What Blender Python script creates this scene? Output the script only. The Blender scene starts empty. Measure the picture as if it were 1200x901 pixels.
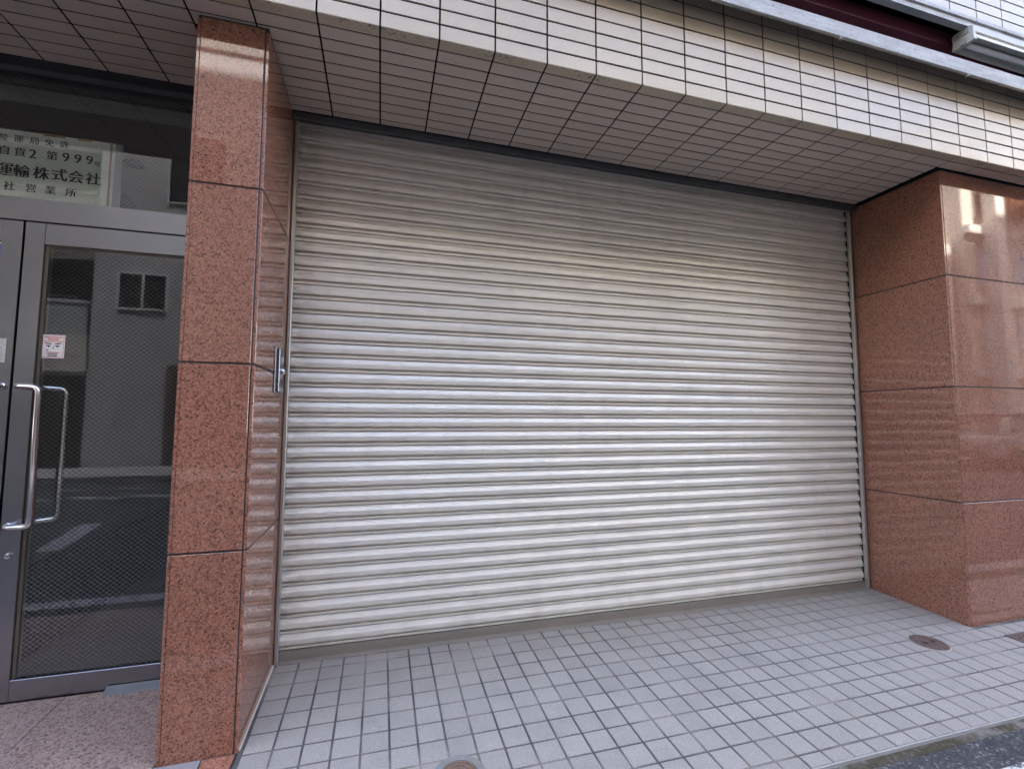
import bpy, bmesh, math, random
from mathutils import Vector, Matrix

R = math.radians
random.seed(7)
S = bpy.context.scene
COL = S.collection

# ------------------------------------------------------------------ camera
cd = bpy.data.cameras.new('camera')
cd.sensor_fit = 'HORIZONTAL'; cd.sensor_width = 36.0; cd.lens = 16.292
cd.clip_start = 0.05; cd.clip_end = 800
cam = bpy.data.objects.new('camera', cd); COL.objects.link(cam)
_r = Vector((0.96228, -0.27205, 0.00323)); _u = Vector((-0.02351, -0.07131, 0.99718)); _f = Vector((0.27105, 0.95964, 0.07502))
CAM = Vector((0.4607, -2.5041, 1.1541))
cam.matrix_world = Matrix(((_r.x, _u.x, -_f.x, CAM.x), (_r.y, _u.y, -_f.y, CAM.y), (_r.z, _u.z, -_f.z, CAM.z), (0, 0, 0, 1)))
S.camera = cam

# ------------------------------------------------------------------ sky, sun, exposure
SUN_EL, SUN_AZ = R(54), R(12)             # behind the building, a little to the right
w = bpy.data.worlds.new('World'); S.world = w; w.use_nodes = True
nt = w.node_tree; nt.nodes.clear()
sky = nt.nodes.new('ShaderNodeTexSky'); sky.sky_type = 'NISHITA'; sky.sun_disc = False
sky.sun_elevation = SUN_EL; sky.sun_rotation = SUN_AZ; sky.air_density = 0.75; sky.dust_density = 5.0; sky.ozone_density = 0.6
bg = nt.nodes.new('ShaderNodeBackground'); bg.inputs['Strength'].default_value = 0.12
wo = nt.nodes.new('ShaderNodeOutputWorld')
nt.links.new(sky.outputs[0], bg.inputs[0]); nt.links.new(bg.outputs[0], wo.inputs[0])
sl = bpy.data.lights.new('sun', 'SUN'); sl.energy = 4.5; sl.angle = R(0.5); sl.color = (1.0, 0.95, 0.87)
sun = bpy.data.objects.new('sun', sl); COL.objects.link(sun)
_sd = Vector((math.sin(SUN_AZ) * math.cos(SUN_EL), math.cos(SUN_AZ) * math.cos(SUN_EL), math.sin(SUN_EL)))
sun.rotation_euler = _sd.to_track_quat('Z', 'Y').to_euler()
sun.location = (0, 0, 30)
S.view_settings.view_transform = 'Standard'; S.view_settings.look = 'None'
S.view_settings.exposure = 4.0; S.view_settings.gamma = 1.0
S.cycles.use_denoising = True
S.cycles.max_bounces = 8; S.cycles.diffuse_bounces = 4; S.cycles.glossy_bounces = 4
S.cycles.transparent_max_bounces = 12; S.cycles.caustics_reflective = False; S.cycles.caustics_refractive = False
S.cycles.sample_clamp_indirect = 6.0

# ------------------------------------------------------------------ materials
class NB:
    def __init__(s, name):
        s.m = bpy.data.materials.new(name); s.m.use_nodes = True; s.t = s.m.node_tree; s.t.nodes.clear()
        s.out = s.n('ShaderNodeOutputMaterial'); s.b = s.n('ShaderNodeBsdfPrincipled')
        s.l(s.b.outputs[0], s.out.inputs[0])
    def n(s, t, **k):
        o = s.t.nodes.new(t)
        for a, v in k.items(): setattr(o, a, v)
        return o
    def l(s, a, b): s.t.links.new(a, b)
    def set(s, **k):
        for a, v in k.items():
            i = s.b.inputs[a.replace('_', ' ')]
            if hasattr(v, 'is_linked'): s.l(v, i)
            else: i.default_value = (*v, 1) if isinstance(v, tuple) and len(v) == 3 else v
        return s
    def pos(s, scale=(1, 1, 1)):
        g = s.n('ShaderNodeNewGeometry'); m = s.n('ShaderNodeMapping'); m.inputs['Scale'].default_value = scale
        s.l(g.outputs['Position'], m.inputs['Vector']); return m.outputs[0]
    def noise(s, vec, scale, detail=4, rough=0.55, out='Fac'):
        n = s.n('ShaderNodeTexNoise'); n.inputs['Scale'].default_value = scale
        n.inputs['Detail'].default_value = detail; n.inputs['Roughness'].default_value = rough
        s.l(vec, n.inputs['Vector']); return n.outputs[out]
    def voro(s, vec, scale, out='Color', feature='F1'):
        n = s.n('ShaderNodeTexVoronoi', feature=feature); n.inputs['Scale'].default_value = scale
        s.l(vec, n.inputs['Vector']); return n.outputs[out]
    def ramp(s, fac, stops, interp='LINEAR'):
        n = s.n('ShaderNodeValToRGB'); n.color_ramp.interpolation = interp; e = n.color_ramp.elements
        while len(e) < len(stops): e.new(0.5)
        for el, (p, c) in zip(e, stops): el.position = p; el.color = (*c, 1) if len(c) == 3 else c
        s.l(fac, n.inputs[0]); return n.outputs[0]
    def mix(s, fac, a, b, blend='MIX'):
        n = s.n('ShaderNodeMix', data_type='RGBA', blend_type=blend)
        for i, v in ((0, fac), (6, a), (7, b)):
            if hasattr(v, 'is_linked'): s.l(v, n.inputs[i])
            else: n.inputs[i].default_value = v if i == 0 else (*v, 1)
        return n.outputs[2]
    def rng(s, v, a, b, c, d):
        n = s.n('ShaderNodeMapRange'); s.l(v, n.inputs[0])
        for i, q in enumerate((a, b, c, d)): n.inputs[i + 1].default_value = q
        return n.outputs[0]
    def math(s, op, a, b=0.5):
        n = s.n('ShaderNodeMath', operation=op)
        for i, v in enumerate((a, b)):
            if hasattr(v, 'is_linked'): s.l(v, n.inputs[i])
            else: n.inputs[i].default_value = v
        return n.outputs[0]
    def bump(s, h, strength, dist):
        n = s.n('ShaderNodeBump'); n.inputs['Strength'].default_value = strength; n.inputs['Distance'].default_value = dist
        s.l(h, n.inputs['Height']); s.l(n.outputs[0], s.b.inputs['Normal']); return s
    def rnd(s): return s.n('ShaderNodeObjectInfo').outputs['Random']

def plain(name, col, rough=0.5, metal=0.0, var=0.12, scale=6, **k):
    b = NB(name); p = b.pos(); n = b.noise(p, scale, 5)
    c = b.mix(b.rng(n, 0.3, 0.7, 0, 1), tuple(x * (1 - var) for x in col), tuple(min(1, x * (1 + var)) for x in col))
    b.set(Base_Color=c, Roughness=b.rng(n, 0.3, 0.7, rough * 0.85, min(1, rough * 1.15)), Metallic=metal, **k)
    return b.m

def granite(name, stops, rough, tint=0.12, bump=0.0, cell=130):
    b = NB(name); p = b.pos()
    d = b.noise(p, 160, 2, out='Color')
    vm = b.n('ShaderNodeVectorMath', operation='MULTIPLY_ADD'); vm.inputs[1].default_value = (0.012,) * 3
    b.l(d, vm.inputs[0]); b.l(p, vm.inputs[2])
    v = b.voro(vm.outputs[0], cell); sep = b.n('ShaderNodeSeparateColor'); b.l(v, sep.inputs[0])
    v2 = b.voro(vm.outputs[0], cell * 2.1); sep2 = b.n('ShaderNodeSeparateColor'); b.l(v2, sep2.inputs[0])
    c1 = b.ramp(sep.outputs[0], stops, 'CONSTANT')
    c2 = b.ramp(sep2.outputs[1], stops, 'CONSTANT')
    c = b.mix(0.38, c1, c2)
    big = b.noise(p, 3.0, 4)
    c = b.mix(b.rng(big, 0.3, 0.7, 0, 1), c, tuple([1 - tint] * 3), 'MULTIPLY')
    c = b.mix(b.rng(b.rnd(), 0, 1, 0.0, 0.30), c, (0.80, 0.72, 0.70), 'MULTIPLY')
    g = b.n('ShaderNodeNewGeometry'); sx = b.n('ShaderNodeSeparateXYZ'); b.l(g.outputs['Position'], sx.inputs[0])
    sm = b.noise(p, 9, 5)
    b.set(Base_Color=c, Roughness=rough)
    b.set(IOR=1.52)
    if bump: b.bump(b.noise(p, 220, 2), bump, 0.002)
    return b.m

RED = [(0.0, (0.024, 0.021, 0.022)), (0.12, (0.16, 0.068, 0.045)), (0.28, (0.33, 0.140, 0.087)), (0.55, (0.385, 0.173, 0.111)), (0.82, (0.44, 0.228, 0.158))]
M_gran = granite('polished_red_granite', RED, 0.03, cell=215)
FL = [(0.0, (0.07, 0.066, 0.07)), (0.16, (0.25, 0.165, 0.135)), (0.40, (0.37, 0.265, 0.225)), (0.72, (0.44, 0.36, 0.32))]
M_granfloor = granite('flamed_granite_floor', FL, 0.55, 0.2, 0.5, 150)
GF = [(0.0, (0.03, 0.03, 0.033)), (0.2, (0.075, 0.075, 0.078)), (0.6, (0.115, 0.115, 0.12))]
M_grayfloor = granite('grey_granite_floor', GF, 0.45, 0.2, 0.3, 150)
M_seal = plain('dark_sealant', (0.035, 0.033, 0.035), 0.6)

def tile_mat(name, a, c, rough):
    b = NB(name); p = b.pos(); r = b.rnd()
    col = b.mix(r, a, c)
    n = b.noise(p, 14, 5); fine = b.noise(p, 260, 2)
    col = b.mix(b.rng(n, 0.4, 0.8, 0, 0.12), col, (0.40, 0.33, 0.27))
    col = b.mix(b.rng(fine, 0.55, 0.75, 0, 0.18), col, (0.75, 0.7, 0.64))
    # faint grime that collects along the drip edge of the overhang and as vertical streaks
    st = b.noise(b.pos((60, 1, 1.5)), 1.0, 4)
    col = b.mix(b.rng(st, 0.66, 0.85, 0, 0.22), col, (0.16, 0.13, 0.11))
    g = b.n('ShaderNodeNewGeometry'); sx = b.n('ShaderNodeSeparateXYZ'); b.l(g.outputs['Position'], sx.inputs[0])
    mould = b.math('MULTIPLY', b.math('MULTIPLY', b.rng(sx.outputs['Z'], 2.7060, 2.7085, 1, 0), b.rng(sx.outputs['Y'], -0.675, -0.648, 1, 0)), b.math('MULTIPLY', b.rng(b.noise(p, 60, 4), 0.50, 0.66, 0, 0.6), b.rng(b.noise(p, 4, 3), 0.42, 0.62, 0, 1)))
    col = b.mix(mould, col, (0.07, 0.06, 0.05))
    b.set(Base_Color=col, Roughness=rough + 0.05, IOR=1.5)
    return b.m
M_tile = tile_mat('glazed_beige_tile', (0.53, 0.455, 0.345), (0.58, 0.50, 0.385), 0.20)
M_stile = tile_mat('soffit_tile_lightened', (0.60, 0.52, 0.44), (0.64, 0.56, 0.48), 0.34)  # same tile as the fascia, colour lightened to offset the shade under the overhang
M_grout = plain('dark_grout', (0.012, 0.011, 0.013), 0.95, Specular_IOR_Level=0.05)

def slat_mat():
    b = NB('shutter_paint'); p = b.pos()
    st = b.noise(b.pos((1, 1, 4)), 6.0, 3); vs = b.noise(b.pos((2, 1, 0.7)), 7.0, 3); big = b.noise(p, 2.5, 3)
    col = b.mix(b.rng(st, 0.35, 0.7, 0, 1), (0.74, 0.705, 0.625), (0.79, 0.755, 0.68))
    col = b.mix(b.rng(vs, 0.5, 0.8, 0, 0.22), col, (0.45, 0.40, 0.33))
    col = b.mix(b.rng(big, 0.45, 0.75, 0, 0.15), col, (0.42, 0.38, 0.31))
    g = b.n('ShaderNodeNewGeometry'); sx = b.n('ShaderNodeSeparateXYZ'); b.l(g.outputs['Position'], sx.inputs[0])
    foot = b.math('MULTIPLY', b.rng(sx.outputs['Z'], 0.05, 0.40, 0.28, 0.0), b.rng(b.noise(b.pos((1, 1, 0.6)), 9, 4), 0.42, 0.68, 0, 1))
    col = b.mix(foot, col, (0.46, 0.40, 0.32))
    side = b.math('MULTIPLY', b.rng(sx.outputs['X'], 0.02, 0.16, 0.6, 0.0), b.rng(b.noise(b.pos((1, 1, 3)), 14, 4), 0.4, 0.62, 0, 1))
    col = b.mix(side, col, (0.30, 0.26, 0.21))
    b.set(Base_Color=col, Roughness=0.36, Metallic=0.22, IOR=1.5)
    return b.m
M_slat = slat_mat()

def brushed(name, col, rough, metal=1.0, axis=(3, 3, 160)):
    b = NB(name); n = b.noise(b.pos(), 30.0, 2); big = b.noise(b.pos(), 4, 4)
    c = b.mix(b.rng(big, 0.3, 0.7, 0, 1), tuple(x * 0.88 for x in col), col)
    b.set(Base_Color=c, Roughness=rough, Metallic=metal)
    return b.m
M_alu = brushed('brushed_stainless', (0.31, 0.32, 0.35), 0.27, 1.0)
M_rail = brushed('guide_rail_steel', (0.50, 0.48, 0.44), 0.36, 0.75)
M_bar = brushed('bottom_bar_steel', (0.31, 0.275, 0.23), 0.45, 0.4, (160, 3, 3))
M_chrome = brushed('chrome', (0.75, 0.75, 0.77), 0.10, 1.0)
M_bead = plain('bronze_bead', (0.16, 0.145, 0.115), 0.4, 0.4)
M_darkframe = plain('dark_bronze_frame', (0.055, 0.053, 0.055), 0.4, 0.3)
M_black = plain('black_rubber', (0.015, 0.014, 0.015), 0.7)

def glass(name, tint=(0.93, 0.955, 0.94)):
    b = NB(name); b.t.nodes.remove(b.b)
    tr = b.n('ShaderNodeBsdfTransparent'); tr.inputs[0].default_value = (*tint, 1)
    gl = b.n('ShaderNodeBsdfGlossy'); gl.inputs['Roughness'].default_value = 0.012; gl.inputs[0].default_value = (0.95, 0.97, 1, 1)
    fr = b.n('ShaderNodeFresnel'); fr.inputs[0].default_value = 1.95
    bf = b.n('ShaderNodeNewGeometry').outputs['Backfacing']; mx = b.n('ShaderNodeMixShader'); b.l(b.math('MULTIPLY', fr.outputs[0], b.math('SUBTRACT', 1.0, bf)), mx.inputs[0]); b.l(tr.outputs[0], mx.inputs[1]); b.l(gl.outputs[0], mx.inputs[2])
    b.l(mx.outputs[0], b.out.inputs[0]); return b.m
M_glass = glass('wired_glass')
M_wire = plain('glass_wire', (0.42, 0.41, 0.38), 0.5, 0.3)

def pave_mat():
    b = NB('paving_tile_grey'); p = b.pos(); r = b.rnd()
    col = b.mix(r, (0.29, 0.275, 0.246), (0.335, 0.318, 0.287))
    f = b.noise(p, 420, 2); n = b.noise(p, 5, 5); sp = b.voro(p, 260, 'Distance')
    col = b.mix(b.rng(f, 0.50, 0.66, 0, 0.7), col, (0.15, 0.146, 0.145))
    col = b.mix(b.rng(f, 0.32, 0.46, 0.6, 0), col, (0.50, 0.49, 0.47))
    col = b.mix(b.rng(n, 0.5, 0.75, 0, 0.30), col, (0.18, 0.168, 0.155))
    g = b.n('ShaderNodeNewGeometry'); sx = b.n('ShaderNodeSeparateXYZ'); b.l(g.outputs['Position'], sx.inputs[0])
    dust = b.math('MULTIPLY', b.rng(sx.outputs['Y'], -0.42, -0.02, 0, 1), b.rng(b.noise(p, 7, 4), 0.35, 0.65, 0.1, 0.75))
    col = b.mix(dust, col, (0.27, 0.235, 0.195))
    b.set(Base_Color=col, Roughness=b.rng(n, 0.3, 0.7, 0.42, 0.6))
    b.bump(f, 0.25, 0.0015)
    return b.m
M_pave = pave_mat()
def grout2():
    b = NB('paving_joint'); p = b.pos(); n = b.noise(p, 3.2, 4)
    c = b.mix(b.rng(n, 0.48, 0.66, 0, 1), (0.075, 0.072, 0.072), (0.25, 0.225, 0.195))
    b.set(Base_Color=c, Roughness=0.9); b.bump(b.noise(p, 300, 2), 0.4, 0.002); return b.m
M_pjoint = grout2()
def asphalt():
    b = NB('asphalt'); p = b.pos(); v = b.voro(p, 130); sp = b.n('ShaderNodeSeparateColor'); b.l(v, sp.inputs[0])
    col = b.ramp(sp.outputs[0], [(0, (0.03, 0.031, 0.034)), (0.5, (0.055, 0.056, 0.06)), (0.85, (0.10, 0.10, 0.10)), (0.95, (0.2, 0.2, 0.19))], 'CONSTANT')
    n = b.noise(p, 1.2, 4); col = b.mix(b.rng(n, 0.4, 0.7, 0, 0.5), col, (0.085, 0.082, 0.078))
    b.set(Base_Color=col, Roughness=0.85)
    b.bump(b.voro(p, 130, 'Distance'), 0.9, 0.004); return b.m
M_asph = asphalt()
def worn_paint():
    b = NB('worn_white_paint'); p = b.pos(); n = b.noise(p, 55, 4)
    col = b.ramp(n, [(0.44, (0.07, 0.07, 0.075)), (0.54, (0.55, 0.55, 0.54))]); b.set(Base_Color=col, Roughness=0.6); b.bump(n, 0.5, 0.003); return b.m
M_paint = worn_paint()
def moss():
    b = NB('mossy_mortar'); p = b.pos(); n = b.noise(p, 9, 5); m2 = b.noise(p, 60, 3)
    col = b.ramp(n, [(0.40, (0.15, 0.14, 0.12)), (0.50, (0.075, 0.062, 0.045)), (0.58, (0.05, 0.042, 0.022))])
    col = b.mix(b.rng(m2, 0.55, 0.72, 0, 0.5), col, (0.24, 0.23, 0.21)); b.set(Base_Color=col, Roughness=0.95); b.bump(m2, 0.8, 0.01); return b.m
M_moss = moss()
def rust():
    b = NB('rusty_cast_iron'); p = b.pos(); n = b.noise(p, 70, 4)
    b.set(Base_Color=b.ramp(n, [(0.35, (0.075, 0.05, 0.045)), (0.65, (0.17, 0.115, 0.095))]), Roughness=0.6, Metallic=0.2); b.bump(n, 0.4, 0.003); return b.m
M_iron = rust()
M_conc = plain('concrete', (0.34, 0.335, 0.325), 0.9, var=0.2)
def beam_mat():
    b = NB('weathered_grey_flashing'); p = b.pos(); n = b.noise(b.pos((1, 1, 6)), 7, 5); f = b.noise(p, 55, 4)
    col = b.mix(b.rng(n, 0.35, 0.7, 0, 1), (0.30, 0.30, 0.295), (0.44, 0.44, 0.43)); col = b.mix(b.rng(f, 0.58, 0.72, 0, 0.8), col, (0.17, 0.155, 0.125))
    b.set(Base_Color=col, Roughness=0.55, Metallic=0.2); b.bump(n, 0.15, 0.01); return b.m
M_beam = beam_mat()
M_maroon = plain('maroon_painted_steel', (0.20, 0.055, 0.075), 0.45)
M_brown = plain('dark_brown_lining', (0.03, 0.018, 0.018), 0.7)
M_white = plain('aged_white_enamel', (0.47, 0.46, 0.41), 0.35, var=0.08)
M_tube = plain('tube_glass_white', (0.8, 0.8, 0.78), 0.2)
def sign_mat():
    b = NB('aged_sign_plate'); p = b.pos(); n = b.noise(p, 9, 5); st = b.noise(b.pos((90, 1, 4)), 1, 4)
    col = b.mix(b.rng(n, 0.4, 0.7, 0, 1), (0.84, 0.86, 0.80), (0.74, 0.77, 0.69)); col = b.mix(b.rng(st, 0.62, 0.8, 0, 0.45), col, (0.42, 0.34, 0.16))
    b.set(Base_Color=col, Roughness=0.5); return b.m
M_sign = sign_mat()
M_rustedge = plain('rust_stained_edge', (0.30, 0.19, 0.07), 0.7, var=0.5, scale=40)
M_ink = plain('black_ink', (0.02, 0.016, 0.03), 0.5)
M_red = plain('red_ink', (0.62, 0.06, 0.06), 0.5)
M_paper = plain('white_sticker', (0.80, 0.79, 0.77), 0.4, var=0.05)
M_tape = plain('old_paper_tape', (0.62, 0.60, 0.56), 0.6, var=0.25, scale=120)
M_blue = plain('blue_sticker', (0.07, 0.08, 0.36), 0.4)
M_green = plain('green_sticker', (0.05, 0.35, 0.26), 0.4)

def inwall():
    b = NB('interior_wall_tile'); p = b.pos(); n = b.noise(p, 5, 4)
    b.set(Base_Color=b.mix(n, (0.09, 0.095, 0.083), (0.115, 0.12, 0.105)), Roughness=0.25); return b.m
M_inwall = inwall()
M_indark = granite('interior_dark_granite', [(0, (0.03, 0.03, 0.03)), (0.3, (0.07, 0.055, 0.05)), (0.7, (0.10, 0.085, 0.075))], 0.1, cell=150)
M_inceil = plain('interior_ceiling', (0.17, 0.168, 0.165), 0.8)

# ------------------------------------------------------------------ helpers
def put(o, parent=None):
    COL.objects.link(o)
    if parent is not None:
        o.parent = parent; o.matrix_parent_inverse = Matrix.Translation(-Vector(parent['_w']))
    o['_w'] = tuple(o.location) if parent is None else (0.0, 0.0, 0.0)
    return o
def obj(name, bm, mat, parent=None, smooth=False, kind=None):
    if isinstance(bm, bmesh.types.BMesh):
        me = bpy.data.meshes.new(name); bmesh.ops.recalc_face_normals(bm, faces=bm.faces); bm.to_mesh(me); bm.free()
        if smooth:
            for p in me.polygons: p.use_smooth = True
    else: me = bm
    if mat and not me.materials: me.materials.append(mat)
    o = bpy.data.objects.new(name, me); put(o, parent)
    if kind: o['kind'] = kind
    return o
def thing(name, label, cat, loc, group=None):
    e = bpy.data.objects.new(name, None); e.location = loc; e.empty_display_size = 0.1; put(e)
    return tag(e, label, cat, group)
def tag(o, label, cat, group=None):
    o['label'] = label; o['category'] = cat
    if group: o['group'] = group
    return o
def struct(name, bm, mat, **k): return obj(name, bm, mat, kind='structure', **k)

def box(bm, x0, x1, y0, y1, z0, z1, bev=0.0):
    vs = [bm.verts.new((x, y, z)) for x in (x0, x1) for y in (y0, y1) for z in (z0, z1)]
    fs = [bm.faces.new([vs[i] for i in q]) for q in ((0, 1, 3, 2), (4, 6, 7, 5), (0, 4, 5, 1), (2, 3, 7, 6), (0, 2, 6, 4), (1, 5, 7, 3))]
    if bev:
        es = list({e for f in fs for e in f.edges})
        bmesh.ops.bevel(bm, geom=es, offset=bev, segments=1, affect='EDGES', profile=0.5)
    return bm
def B(*a, **k): return box(bmesh.new(), *a, **k)
def extrude_x(prof, x0, x1, bm=None):
    """closed (y, z) outline swept along x"""
    bm = bm or bmesh.new()
    a = [bm.verts.new((x0, y, z)) for y, z in prof]; b = [bm.verts.new((x1, y, z)) for y, z in prof]
    n = len(prof)
    for i in range(n): bm.faces.new((a[i], a[(i + 1) % n], b[(i + 1) % n], b[i]))
    bm.faces.new(a[::-1]); bm.faces.new(b); return bm
def tube(bm, pts, rad, seg=12):
    pts = [Vector(p) for p in pts]; rings = []; up = None
    for i, p in enumerate(pts):
        d = (pts[min(i + 1, len(pts) - 1)] - pts[max(i - 1, 0)]).normalized()
        if up is None: up = d.orthogonal().normalized()
        up = (up - d * up.dot(d)).normalized(); s = d.cross(up)
        rings.append([bm.verts.new(p + (up * math.cos(2 * math.pi * k / seg) + s * math.sin(2 * math.pi * k / seg)) * rad) for k in range(seg)])
    for a, b in zip(rings, rings[1:]):
        for k in range(seg): bm.faces.new((a[k], a[(k + 1) % seg], b[(k + 1) % seg], b[k]))
    bm.faces.new(rings[0][::-1]); bm.faces.new(rings[-1]); return bm
def fillet(pts, rad, n=6):
    out = [Vector(pts[0])]
    for a, b, c in zip(pts, pts[1:], pts[2:]):
        a, b, c = Vector(a), Vector(b), Vector(c); u = (a - b).normalized(); v = (c - b).normalized()
        p, q = b + u * rad, b + v * rad
        for i in range(n + 1):
            t = i / n; out.append((1 - t) ** 2 * p + 2 * t * (1 - t) * b + t * t * q)
    out.append(Vector(pts[-1])); return out
def lathe(bm, prof, c, seg=32, axis='z'):
    rings = []
    for r, h in prof:
        ring = []
        for k in range(seg):
            a = 2 * math.pi * k / seg; p = (r * math.cos(a), r * math.sin(a), h)
            if axis == 'y': p = (p[0], -p[2], p[1])
            if axis == 'x': p = (p[2], p[0], p[1])
            ring.append(bm.verts.new(Vector(c) + Vector(p)))
        rings.append(ring)
    for a, b in zip(rings, rings[1:]):
        for k in range(seg): bm.faces.new((a[k], a[(k + 1) % seg], b[(k + 1) % seg], b[k]))
    bm.faces.new(rings[0][::-1]); bm.faces.new(rings[-1]); return bm
def tile_bm(wd, ht, t, c, bm=None, M=None):
    """a tile lying in xy with its chamfered face at z = 0 and its back at z = -t"""
    bm = bm or bmesh.new(); M = M or Matrix()
    def ring(i, z): return [bm.verts.new(M @ Vector((x, y, z))) for x, y in ((-wd/2+i, -ht/2+i), (wd/2-i, -ht/2+i), (wd/2-i, ht/2-i), (-wd/2+i, ht/2-i))]
    f = ring(c, 0); e = ring(0, -c); k = ring(0, -t)
    bm.faces.new(f)
    for a, b in ((f, e), (e, k)):
        for i in range(4): bm.faces.new((a[i], b[i], b[(i+1) % 4], a[(i+1) % 4]))
    return bm
def mesh_of(bm, name, mat):
    me = bpy.data.meshes.new(name); bmesh.ops.recalc_face_normals(bm, faces=bm.faces); bm.to_mesh(me); bm.free(); me.materials.append(mat); return me
def inst(name, me, parent, loc, rot=(0, 0, 0)):
    o = bpy.data.objects.new(name, me); o.location = loc; o.rotation_euler = rot; put(o, parent); return o
_txt = {}
def text_bm(bm, s, cx, cz, size, y, bold=0.0, mat=None):
    cu = bpy.data.curves.new('t', 'FONT'); cu.body = s; cu.size = 1; cu.offset = bold; cu.extrude = 0.0
    cu.resolution_u = 4
    o = bpy.data.objects.new('t', cu); COL.objects.link(o); bpy.context.view_layer.update()
    me = bpy.data.meshes.new_from_object(o.evaluated_get(bpy.context.evaluated_depsgraph_get()))
    bpy.data.objects.remove(o); bpy.data.curves.remove(cu)
    xs = [v.co.x for v in me.vertices]; ys = [v.co.y for v in me.vertices]
    if not xs: return
    mx, my = (min(xs) + max(xs)) / 2, (min(ys) + max(ys)) / 2; k = size / max(max(ys) - min(ys), 1e-4)
    kx = k
    vs = [bm.verts.new((cx + (v.co.x - mx) * kx, y, cz + (v.co.y - my) * k)) for v in me.vertices]
    for p in me.polygons:
        try: bm.faces.new([vs[i] for i in p.vertices])
        except ValueError: pass
    bpy.data.meshes.remove(me)

SL = 0.045
def fz(y): return SL * y
def visible(p, m=30):
    q = Vector(p) - CAM; d = q.dot(_f)
    if d <= 0.05: return False
    X = 600 + 543.07 * q.dot(_r) / d; Y = 450.5 - 543.07 * q.dot(_u) / d
    return -m < X < 1200 + m and -m < Y < 901 + m

P, Q = 0.235, 0.0677                 # facade tile pitch
X0, HS, DF, JT = 0.187, 2.705, 0.699, 0.0075
XR = 3.7516                          # inner face of the right pillar
DL, DR, WL = 0.568, 0.565, 0.2516
ZJ = (0.674, 1.358, 2.039)

# ------------------------------------------------------------------ ground, road, pavement
bm = bmesh.new(); box(bm, -300, 300, -300, 300, -0.6, -0.30); struct('ground', bm, M_conc)
def sheet(x0, x1, y0, y1, z, t=0.1): return B(x0, x1, y0, y1, z - t, z)
ZR = -0.068
road = struct('road', sheet(-60, 70, -8.2, -1.185, ZR), M_asph)
obj('edge_line', sheet(-20, 30, -1.45, -1.312, ZR + 0.004, 0.003), M_paint, road)
def poly_mark(pts):
    bm = bmesh.new(); bm.faces.new([bm.verts.new((x, y, ZR + 0.004)) for x, y in pts]); return obj('road_marking', bm, M_paint, road)
poly_mark([(-2.35, -2.9), (-2.55, -2.9), (-2.85, -4.15), (-2.62, -4.15)])
for i in range(4):
    x = -4.9 + i * 0.8
    poly_mark([(x, -6.25), (x + 0.75, -6.0), (x + 0.82, -6.18), (x + 0.08, -6.43)])
    poly_mark([(x + 0.2, -7.2), (x + 0.6, -7.1), (x + 0.6, -7.25), (x + 0.2, -7.35)])
struct('gutter_mortar', extrude_x([(-1.1540, -0.3), (-1.1540, -0.0625), (-1.164, -0.0645), (-1.178, -0.0655), (-1.186, -0.0665), (-1.186, -0.3)], -20, 30), M_moss)
pv = bmesh.new()
extrude_x([(-1.150, fz(-1.15) - 0.2), (-1.150, fz(-1.15) - 0.003), (0.07, fz(0.07) - 0.003), (0.07, -0.25)], 0.001, 12, pv)
pave = struct('pavement', pv, M_pjoint)
PX, PY = 0.101, 0.1
MAN = [(3.307, -0.637, 0.088), (0.742, -0.872, 0.092)]
SQ = (3.815, 4.115, -0.985, -0.683)
cells = []
for i in range(-1, 58):
    xa, xb = 0.015 + i * PX, 0.015 + (i + 1) * PX
    xa = max(xa, 0.004); 
    for j in range(-1, 11):
        yb, ya = -0.087 - j * PY + PY - 0.1, -0.087 - j * PY - 0.1
        yb = -0.087 - (j - 1) * PY - PY; yb = -0.087 - j * PY; ya = yb - PY
        if j == -1: yb = -0.002
        ya = max(ya, -1.147)
        if xa > XR - 0.01 and (ya + yb) / 2 > -DR: continue
        if xb > XR > xa and (ya + yb) / 2 > -DR: xb = XR - 0.002
        if xb - xa < 0.02 or yb - ya < 0.02: continue
        cells.append((xa, xb, ya, yb))
near, far = [], []
for c in cells:
    cx, cy = (c[0] + c[1]) / 2, (c[2] + c[3]) / 2
    (near if visible((cx, cy, fz(cy)), 10) else far).append(((Vector((cx, cy, fz(cy))) - CAM).length, c))
near.sort(); far = [c for _, c in near[300:]] + [c for _, c in far]; near = [c for _, c in near[:300]]
G = 0.0082
RX = (math.atan(SL), 0, 0)
_pm = {}
def cut_hole(bm, c):
    """clip the tile to the outside of a round cover"""
    return bm
from math import hypot
for c in near:
    cx, cy = (c[0] + c[1]) / 2, (c[2] + c[3]) / 2; key = (round(c[1] - c[0], 4), round(c[3] - c[2], 4))
    if key not in _pm: _pm[key] = mesh_of(tile_bm(key[0] - G, key[1] - G, 0.008, 0.0012), 'paving_tile', M_pave)
    o = inst('paving_tile', _pm[key], pave, (cx, cy, fz(cy) + random.uniform(-0.0006, 0.0006)), (RX[0] + random.uniform(-.004, .004), random.uniform(-.004, .004), random.uniform(-.002, .002)))
fb = bmesh.new()
for c in far:
    cx, cy = (c[0] + c[1]) / 2, (c[2] + c[3]) / 2
    tile_bm(c[1] - c[0] - G, c[3] - c[2] - G, 0.008, 0.0012, fb, Matrix.Translation((cx, cy, fz(cy))) @ Matrix.Rotation(RX[0], 4, 'X'))
obj('paving_tile_field', fb, M_pave, pave, kind='stuff')
obj('edge_strip', extrude_x([(-1.1535, -0.075), (-1.1535, fz(-1.15) + 0.001), (-1.1475, fz(-1.15) + 0.001), (-1.1475, -0.075)], 0.0, 12), M_conc, pave)

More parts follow.
